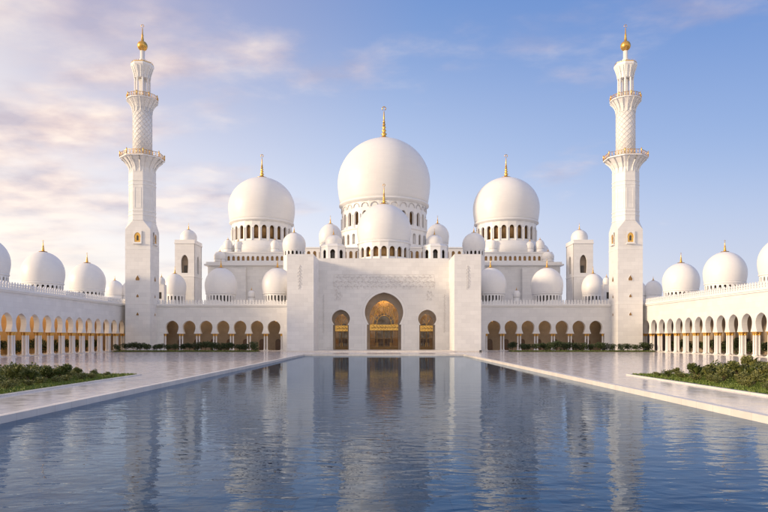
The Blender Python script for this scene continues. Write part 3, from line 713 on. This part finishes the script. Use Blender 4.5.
# ------------------------------------------------------------------ minarets
def minaret(g_):
    side = 'left' if g_ < 0 else 'right'
    M = thing('minaret', f'tall slender white minaret with gilded balconies at the {side} end of the courtyard front', 'minaret', (g_*75.75, 197.9, 0), 'the two minarets')
    h = 3.85; zsh = 37.6
    m = MB()
    # square shaft with corner posts, chamfered shoulders growing into the octagon
    R8 = 3.95; oc = [(R8/cos(pi/8)*cos(pi/8+i*pi/4), R8/cos(pi/8)*sin(pi/8+i*pi/4)) for i in range(8)]
    m.box(-h, h, -h, h, 0, zsh)
    sq = [(h, h*.0+1.6), (1.6, h), (-1.6, h), (-h, 1.6), (-h, -1.6), (-1.6, -h), (1.6, -h), (h, -1.6)]
    # shoulders: from full square to octagon
    top = [(oc[i][0]*.93, oc[i][1]*.93, 40.4) for i in range(8)]
    corner = [(h, h), (-h, h), (-h, -h), (h, -h)]
    for i in range(4):
        c = corner[i]; m.add([(c[0], c[1], zsh), top[2*i], top[(2*i+1) % 8]], [(0, 1, 2)])
        c2 = corner[(i+1) % 4]; m.add([(c[0], c[1], zsh), (c2[0], c2[1], zsh), top[(2*i+2) % 8], top[(2*i+1) % 8]], [(0, 1, 2, 3)])
    m.build('square_shaft', WALL, M)
    t = MB()
    for z in (14.6, 31.5): t.box(-h-.06, h+.06, -h-.06, h+.06, z, z+.25)
    t.build('string_course', TRIM, M)
    rp = pi/8
    ap = lambda r: r/cos(pi/8)
    MB().lathe([(ap(3.7), 40.3), (ap(3.7), 56.2)], 8, rot=rp, smooth=False).build('octagonal_shaft', WALL, M)
    t = MB()
    for z in (40.35, 42.0, 43.2, 51.4, 52.6): t.lathe([(ap(3.7)+.02, z), (ap(3.82), z+.1), (ap(3.82), z+.3), (ap(3.7)+.02, z+.4)], 8, rot=rp, smooth=False)
    # recessed-looking panels on each octagon face
    for i in range(8):
        a_ = i*pi/4; R = 3.7
        fn = lambda u, d, z, a_=a_: ((R-d)*sin(a_)+u*cos(a_), -(R-d)*cos(a_)+u*sin(a_), z)
        for u0, u1, z0, z1 in ((-1.0, -.88, 44.2, 50.6), (.88, 1.0, 44.2, 50.6), (-.88, .88, 50.48, 50.6), (-.88, .88, 44.2, 44.32)):
            t.prism([(u0, z0), (u1, z0), (u1, z1), (u0, z1)], fn, -.07, .01)
    t.build('shaft_moulding', TRIM, M)
    def balcony(z0, z1, r0, r1, seg, rail_h, name='balcony'):
        b = MB(); rr = (lambda r: ap(r)) if seg == 8 else (lambda r: r); ro = rp if seg == 8 else 0
        hh = z1-z0
        b.lathe([(rr(r0), z0), (rr(r0+.05), z0+hh*.3), (rr(r0+(r1-r0)*.3), z0+hh*.6), (rr(r0+(r1-r0)*.75), z0+hh*.88), (rr(r1), z0+hh*.93), (rr(r1), z1)], seg, rot=ro, smooth=False)
        nb = 16
        for i in range(nb):   # corbel ribs
            a_ = 2*pi*(i+.5)/nb
            pts = [((r0+.1+(r1-r0-.15)*q**2.2)*cos(a_), (r0+.1+(r1-r0-.15)*q**2.2)*sin(a_), z0+hh*.9*(q)) for q in (0, .25, .5, .75, 1)]
            b.tube(pts, .22 if r1 > 5 else .16, 5)
        B = b.build(name, TRIM, M)
        g = MB(); RR = r1-.12
        for zz, th in ((z1+rail_h, .09), (z1+.15, .07), (z1+rail_h*.55, .05)):
            g.tube([(rr(RR)*cos(2*pi*i/seg+ro), rr(RR)*sin(2*pi*i/seg+ro), zz) for i in range(seg+1)], th, 5)
        npst = seg*5 if seg == 8 else 32
        for i in range(npst):
            if seg == 8:
                f = i/5; k = int(f); fr = f-k
                p = [(rr(RR)*cos(2*pi*(k+e_)/8+ro), rr(RR)*sin(2*pi*(k+e_)/8+ro)) for e_ in (0, 1)]
                x, y = p[0][0]*(1-fr)+p[1][0]*fr, p[0][1]*(1-fr)+p[1][1]*fr; big_ = (i % 5 == 0)
            else: a_ = 2*pi*i/npst; x, y = RR*cos(a_), RR*sin(a_); big_ = i % 4 == 0
            g.lathe([(.16 if big_ else .09, z1), (.16 if big_ else .09, z1+rail_h*(1.25 if big_ else 1)), (.0, z1+rail_h*(1.5 if big_ else 1.05))], 5, (x, y, 0))
        g.build('railing', GOLD, B); return B
    balcony(55.6, 60.2, 3.6, 6.2, 8, 1.35)
    # round shaft carved with a diagonal lattice
    MB().lathe([(2.85, 60.2), (2.85, 76.0)], 32).build('round_shaft', WALL, M)
    l = MB(); nr = 12
    for g in (-1, 1):
        for i in range(nr):
            pts = []
            for j in range(25):
                zz = 61.0 + 13.6*j/24; a_ = 2*pi*i/nr + g*(zz-61)*.33; pts.append((2.86*cos(a_), 2.86*sin(a_), zz))
            l.tube(pts, .085, 4)
    l.build('lattice_relief', RELIEF, M)
    balcony(74.6, 78.6, 2.8, 4.75, 16, 1.15)
    # open lantern stage: ring of columns round a slim core
    MB().lathe([(2.5, 78.6), (2.5, 79.2), (1.05, 79.3), (1.05, 86.0)], 24).build('lantern_core', TRIM, M)
    cp = None
    for i in range(8):
        a_ = i*pi/4+pi/8; xx, yy = 2.15*cos(a_), 2.15*sin(a_)
        if cp is None: cp = MB().lathe([(.42, 78.6), (.42, 79.2), (.30, 79.4), (.28, 85.3), (.42, 85.9)], 10).build('lantern_column', COLM, M, (xx, yy, 0))
        else: inst(cp, M, (xx, yy, 0))
    cr_ = MB().lathe([(2.4, 85.3), (2.45, 86.2), (2.6, 86.9), (3.35, 88.8), (3.45, 89.0), (3.45, 89.7), (3.0, 89.75)], 8, rot=rp, smooth=False)
    for i in range(16):
        a_ = 2*pi*(i+.5)/16; cr_.tube([(q_*cos(a_), q_*sin(a_), z_) for q_, z_ in ((2.35, 85.2), (2.5, 86.4), (2.75, 87.4), (3.2, 88.7))], .13, 5)
    cr_.build('lantern_crown', TRIM, M)
    g = MB(); g.lathe([(3.35, 89.7), (3.35, 90.0), (3.2, 90.0), (3.2, 89.7)], 8, rot=rp, smooth=False, caps=False)
    for i in range(24): a_ = 2*pi*i/24; g.lathe([(.08, 89.9), (0, 90.6)], 5, (3.2*cos(a_)*(.97), 3.2*sin(a_)*.97, 0))
    g.build('crown_railing', GOLD, M)
    MB().lathe([(.78, 89.7), (.78, 91.0), (.95, 91.1), (.95, 91.5), (.7, 91.6), (.7, 94.1)], 20).build('neck', TRIM, M)
    f = MB(); zc = 95.7; r = 1.55
    f.lathe([(.5, 94.0)] + [(max(.3, r*cos(t)), zc+r*sin(t)) for t in [(-1.2+2.5*i/14) for i in range(15)]] + [(.42, 97.9), (.28, 98.6), (.34, 99.0), (.2, 99.5), (.12, 101.3), (0, 101.6)], 24)
    f.tube([(.42*cos(t), 0, 102.0+.42*sin(t)) for t in [(-pi/2+.35+2*pi*i/14) for i in range(13)]], .09, 5)
    f.build('finial', GOLD, M)
    # windows on the visible faces
    for rz in (0, pi/2, pi, -pi/2):
        fn0 = lambda u, d, z, rz=rz: (u*cos(rz)-(-h+d)*sin(rz), u*sin(rz)+(-h+d)*cos(rz), z)
        b = MB()
        wp = arch(.92, .85, 1.02, 33.6, 34.6, 35.2, 36.6, 6)
        b.bay(-1.3, 1.3, 33.3, 37.0, wp, -.32, -.02, fn0); fr_ = fixn(b.build('window', TRIM, M))
        MB().prism([(-1.05, 33.6), (1.05, 33.6), (1.05, 36.7), (-1.05, 36.7)], fn0, -.06, -.015).build('window_screen', GOLD, fr_)
        MB().prism([(-.3, 34.1), (.3, 34.1), (.3, 35.4), (0, 35.8), (-.3, 35.4)], fn0, -.09, -.065).build('pane', DARK, fr_)
        MB().prism([(-1.35, 33.0), (1.35, 33.0), (1.35, 33.3), (-1.35, 33.3)], fn0, -.75, -.02).build('sill', TRIM, fr_)
        for zc in (22.4, 17.0, 11.4):
            sc_ = 1.0 if zc > 20 else .62
            tri = [(-.55, -.6), (.55, -.6), (.62, -.1), (.3, .5), (0, 1.0), (-.3, .5), (-.62, -.1)]
            fr2 = MB().prism([(u*sc_*1.35, zc+z*sc_*1.3) for u, z in tri], fn0, -.1, -.01).build('slit_window', TRIM, M)
            MB().prism([(u*sc_, zc+z*sc_) for u, z in tri], fn0, -.13, -.105).build('pane', BRONZE, fr2)
    return M
minaret(-1); minaret(1)

# distant domed pavilions beyond the side wings
for g_ in (-1, 1):
    side = 'left' if g_ < 0 else 'right'
    B = thing('domed_pavilion', f'distant small white dome seen behind the side arcade just outside the {side} minaret', 'building', (g_*127, 300, 0), 'distant domes behind the minarets')
    MB().box(-9, 9, -7, 9, 0, 22).build('wall', WALL, B)
    for dx in (-5.2, 1.0): add_dome(B, g_*dx, 0 if dx > 0 else 3, 24.5, 4.0, 7.0, 1.8, (3.7, 22))

# ------------------------------------------------------------------ planting
def leaf_cloud(m, rnd, cx, cy, cz, rx, rz, n, ls, up=.35):
    for i in range(n):
        while True:
            x, y, z = rnd.uniform(-1, 1), rnd.uniform(-1, 1), rnd.uniform(-1, 1); d = x*x+y*y+z*z
            if .12 < d < 1: break
        px, py, pz = cx+x*rx, cy+y*rx, cz+z*rz
        if pz < 0.03: continue
        d = mathutils.Vector((x*.7+rnd.gauss(0, .6), y*.7+rnd.gauss(0, .6), z*.5+up+rnd.gauss(0, .5))).normalized()
        sd_ = d.orthogonal().normalized(); sd_.rotate(mathutils.Quaternion(d, rnd.uniform(0, 6.28)))
        l = ls*rnd.uniform(.6, 1.3); p = mathutils.Vector((px, py, pz)); w_ = l*.32
        q = [p, p+d*l*.5+sd_*w_, p+d*l, p+d*l*.5-sd_*w_]
        m.add([tuple(v) for v in q], [(0, 1, 2, 3)])
def shrub_proto(seed, h, r, n, ls, clumps, mat, stem_h=.35, spiky=False, name='garden_shrub'):
    rnd = random.Random(seed); o = thing(name, 'x', 'shrub')
    st = MB(); fo = MB()
    for c in range(clumps):
        a_ = rnd.uniform(0, 2*pi); rr = r*rnd.uniform(.1, .6); x, y = rr*cos(a_), rr*sin(a_); z = h*rnd.uniform(.42, .76)
        st.tube([(x*.15, y*.15, 0), (x*.5, y*.5, z*.5), (x, y, z)], .035, 4, .015)
        cr = r*rnd.uniform(.38, .6)
        leaf_cloud(fo, rnd, x, y, z, cr, cr*rnd.uniform(.7, 1.0), n//clumps, ls, .3 if not spiky else .9)
    if spiky:
        for i in range(26):
            a_ = rnd.uniform(0, 2*pi); l = h*rnd.uniform(.7, 1.1); t = rnd.uniform(.25, .8)
            for (k0, k1) in ((0, .5), (.5, 1.0)):
                pass
            p0 = mathutils.Vector((0, 0, h*.25)); p1 = p0+mathutils.Vector((cos(a_)*l*t*.5, sin(a_)*l*t*.5, l*.55)); p2 = p1+mathutils.Vector((cos(a_)*l*t*.5, sin(a_)*l*t*.5, l*.1))
            s_ = mathutils.Vector((-sin(a_), cos(a_), 0))*.05
            fo.add([tuple(p0-s_), tuple(p0+s_), tuple(p1+s_), tuple(p1-s_)], [(0, 1, 2, 3)]); fo.add([tuple(p1-s_), tuple(p1+s_), tuple(p2)], [(0, 1, 2)])
    st.build('stem', BARK, o); fo.build('foliage', mat, o)
    return o
protos = [shrub_proto(11, 1.5, .85, 900, .17, 7, LEAF), shrub_proto(12, 1.2, .95, 900, .15, 8, LEAF), shrub_proto(13, 1.75, .8, 700, .2, 6, LEAF, spiky=True), shrub_proto(14, 1.0, .8, 700, .16, 6, LEAF, spiky=True)]
pdesc = ['upright bushy green shrub', 'broad low rounded shrub', 'tall spiky-leaved green plant', 'small spiky tufted plant']
used = [False]*4
def place(i, x, y, z, rz, sc, label, group):
    o = protos[i] if not used[i] else copy_tree(protos[i], (0, 0, 0))
    used[i] = True; o.location = (x, y, z); o.rotation_euler = (0, 0, rz); o.scale = (sc*1.1, sc*1.1, sc*random.uniform(.8, 1.1)); tag(o, label, 'shrub', group); return o
rnd = random.Random(21)
for g_ in (-1, 1):
    side = 'left' if g_ < 0 else 'right'
    x0, x1 = sorted((g_*27.0, g_*52)); y0, y1 = 24, 69.3
    kb = MB(); kb.box(x0, x1, y1, y1+.3, 0, .13); kb.box(x0, x1, y0-.3, y0, 0, .13)
    xi = x1 if g_ < 0 else x0; xo = x0 if g_ < 0 else x1
    for xx, sg in ((xi, -g_), (xo, g_)):
        p, q = sorted((xx, xx+sg*.3)); kb.box(p, q, y0-.3, y1+.3, 0, .13)
    Pl = thing('planting_bed', f'low stone-edged garden bed with lawn and shrubs on the {side} of the pool', 'garden bed', ((x0+x1)/2, (y0+y1)/2, 0), 'garden beds beside the pool')
    k = kb.build('kerb', COPING, Pl); k.location = (-(x0+x1)/2, -(y0+y1)/2, 0)
    sb = MB().box(x0+.01, x1-.01, y0+.01, y1-.01, 0, .10).build('soil', SOIL, Pl); sb.location = k.location
    # turf: short blades, denser at the pool edge
    gr = MB()
    for i in range(52000):
        x = x0+.1+(x1-x0-.2)*rnd.random(); y = y0+12+(y1-y0-12.1)*rnd.random()
        px = x*631/y
        if abs(px) > 410: continue
        hgt = rnd.uniform(.10, .24); a_ = rnd.uniform(0, pi); w_ = .07; dx, dy = cos(a_)*w_, sin(a_)*w_; lx, ly = rnd.gauss(0, .05), rnd.gauss(0, .05)
        gr.add([(x-dx, y-dy, .09), (x+dx, y+dy, .09), (x+lx, y+ly, .09+hgt)], [(0, 1, 2)])
    gr.quad((x0+.02, y0+.02, .13), (x1-.02, y0+.02, .13), (x1-.02, y1-.02, .13), (x0+.02, y1-.02, .13))
    tag(gr.build('grass', GRASS), f'short green turf covering the {side} garden bed', 'grass', kind='stuff')
    for row in range(8):
        xr = 29.0 + row*2.0; cnt = 0; y = 67.7 + rnd.uniform(-.6, .6)
        while y > 36:
            yy = y; xx = g_*(xr+rnd.uniform(-.7, .7)); px = abs(xx)*631/yy
            if px < 400:
                i = rnd.choice((0, 0, 1, 2, 2, 3)); sc = rnd.uniform(.7, 1.05)
                if row == 0: i = rnd.choice((1, 3, 3)); sc *= .66
                if yy > 64.5: sc *= .6 + .1*(row > 2)
                elif row > 1: sc *= 1.22
                place(i, xx, yy, .12, rnd.uniform(0, 6.28), sc, f'{pdesc[i]}, {side} bed, {ORD[row]} row from pool, {ORD[cnt]} from far end', f'shrubs in the {side} garden bed')
                cnt += 1
            y -= rnd.uniform(1.45, 2.3)
# clipped little trees in strips before the front arcades and inside the side arcades
def tree_proto(seed):
    rnd = random.Random(seed); o = thing('small_tree', 'x', 'tree'); fo = MB()
    MB().tube([(0, 0, 0), (.03, 0, .7), (0, .03, 1.3)], .07, 6, .04).build('trunk', BARK, o)
    for c in range(6):
        a_ = c*1.05+rnd.random(); leaf_cloud(fo, rnd, .5*cos(a_), .5*sin(a_), 1.1+rnd.uniform(-.45, .5), .62, .6, 110, .26)
    fo.build('crown', LEAF2, o); return o
tp = [tree_proto(31), tree_proto(32), tree_proto(33)]; tu = [False]*3
def ptree(x, y, z, sc, label, group):
    i = rnd.randrange(3); o = tp[i] if not tu[i] else copy_tree(tp[i], (0, 0, 0)); tu[i] = True
    o.location = (x, y, z); o.rotation_euler = (0, 0, rnd.uniform(0, 6)); o.scale = (sc*rnd.uniform(.85, 1.2), sc*rnd.uniform(.85, 1.2), sc*rnd.uniform(.9, 1.05)); tag(o, label, 'tree', group)
for g_ in (-1, 1):
    side = 'left' if g_ < 0 else 'right'
    x0, x1 = sorted((g_*37.5, g_*79.5)); y0, y1 = 184.5, 190.5
    Pl = thing('planting_bed', f'narrow grass strip with clipped little trees in front of the {side} front arcade', 'garden bed', ((x0+x1)/2, (y0+y1)/2, 0), 'narrow beds before the front arcades')
    k = MB().box(x0-.25, x1+.25, y0-.25, y0, 0, .14).box(x0-.25, x1+.25, y1, y1+.25, 0, .14).box(x0-.25, x0, y0, y1, 0, .14).box(x1, x1+.25, y0, y1, 0, .14).build('kerb', SOIL, Pl); k.location = (-(x0+x1)/2, -(y0+y1)/2, 0)
    gr = MB()
    for i in range(9000):
        x, y = rnd.uniform(x0, x1), rnd.uniform(y0, y1); a_ = rnd.uniform(0, pi); dx, dy = cos(a_)*.12, sin(a_)*.12
        gr.add([(x-dx, y-dy, .05), (x+dx, y+dy, .05), (x+rnd.gauss(0, .06), y, rnd.uniform(.3, .5))], [(0, 1, 2)])
    gr.quad((x0, y0, .10), (x1, y0, .10), (x1, y1, .10), (x0, y1, .10))
    tag(gr.build('grass', GRASS), f'dark strip of ground cover under the little trees before the {side} front arcade', 'grass', kind='stuff')
    n = 20
    for i in range(n):
        u = 38.8 + 39.8*i/(n-1)
        ptree(g_*(u+rnd.uniform(-.5, .5)), 187.6+rnd.uniform(-1.2, 1.2), .1, rnd.uniform(1.05, 1.45), f'small round clipped tree, {ORD[i]} from the portal in the strip before the {side} front arcade', f'clipped trees before the {side} front arcade')
    for i in range(19):
        y = 195+5.39/2-5.39*i-1.0
        ptree(g_*(89.3+rnd.uniform(-.3, .3)), y-1.7, .12, rnd.uniform(1.5, 1.9), f'dark bushy shrub inside the {side} side arcade, near the {ORD[i]} pier from the minaret', f'shrubs inside the {side} side arcade')
# small floodlight at the foot of the portal
fl_ = thing('floodlight', 'small black ground floodlight at the foot of the right end of the portal', 'lamp', (27.6, 180.2, 0))
fl_.scale = (.7, .7, .7)
MB().box(-.5, .5, -.3, .3, 0, .12).build('base', BLACK, fl_)
MB().prism([(-.45, .2), (.45, .2), (.45, .85), (-.45, .85)], lambda u, d, z: (u, d+(z-.2)*.4, z), -.2, .25).tube([(-.5, 0, .1), (-.5, .05, .5), (.5, .05, .5), (.5, 0, .1)], .04, 5).build('lamp_head', BLACK, fl_)
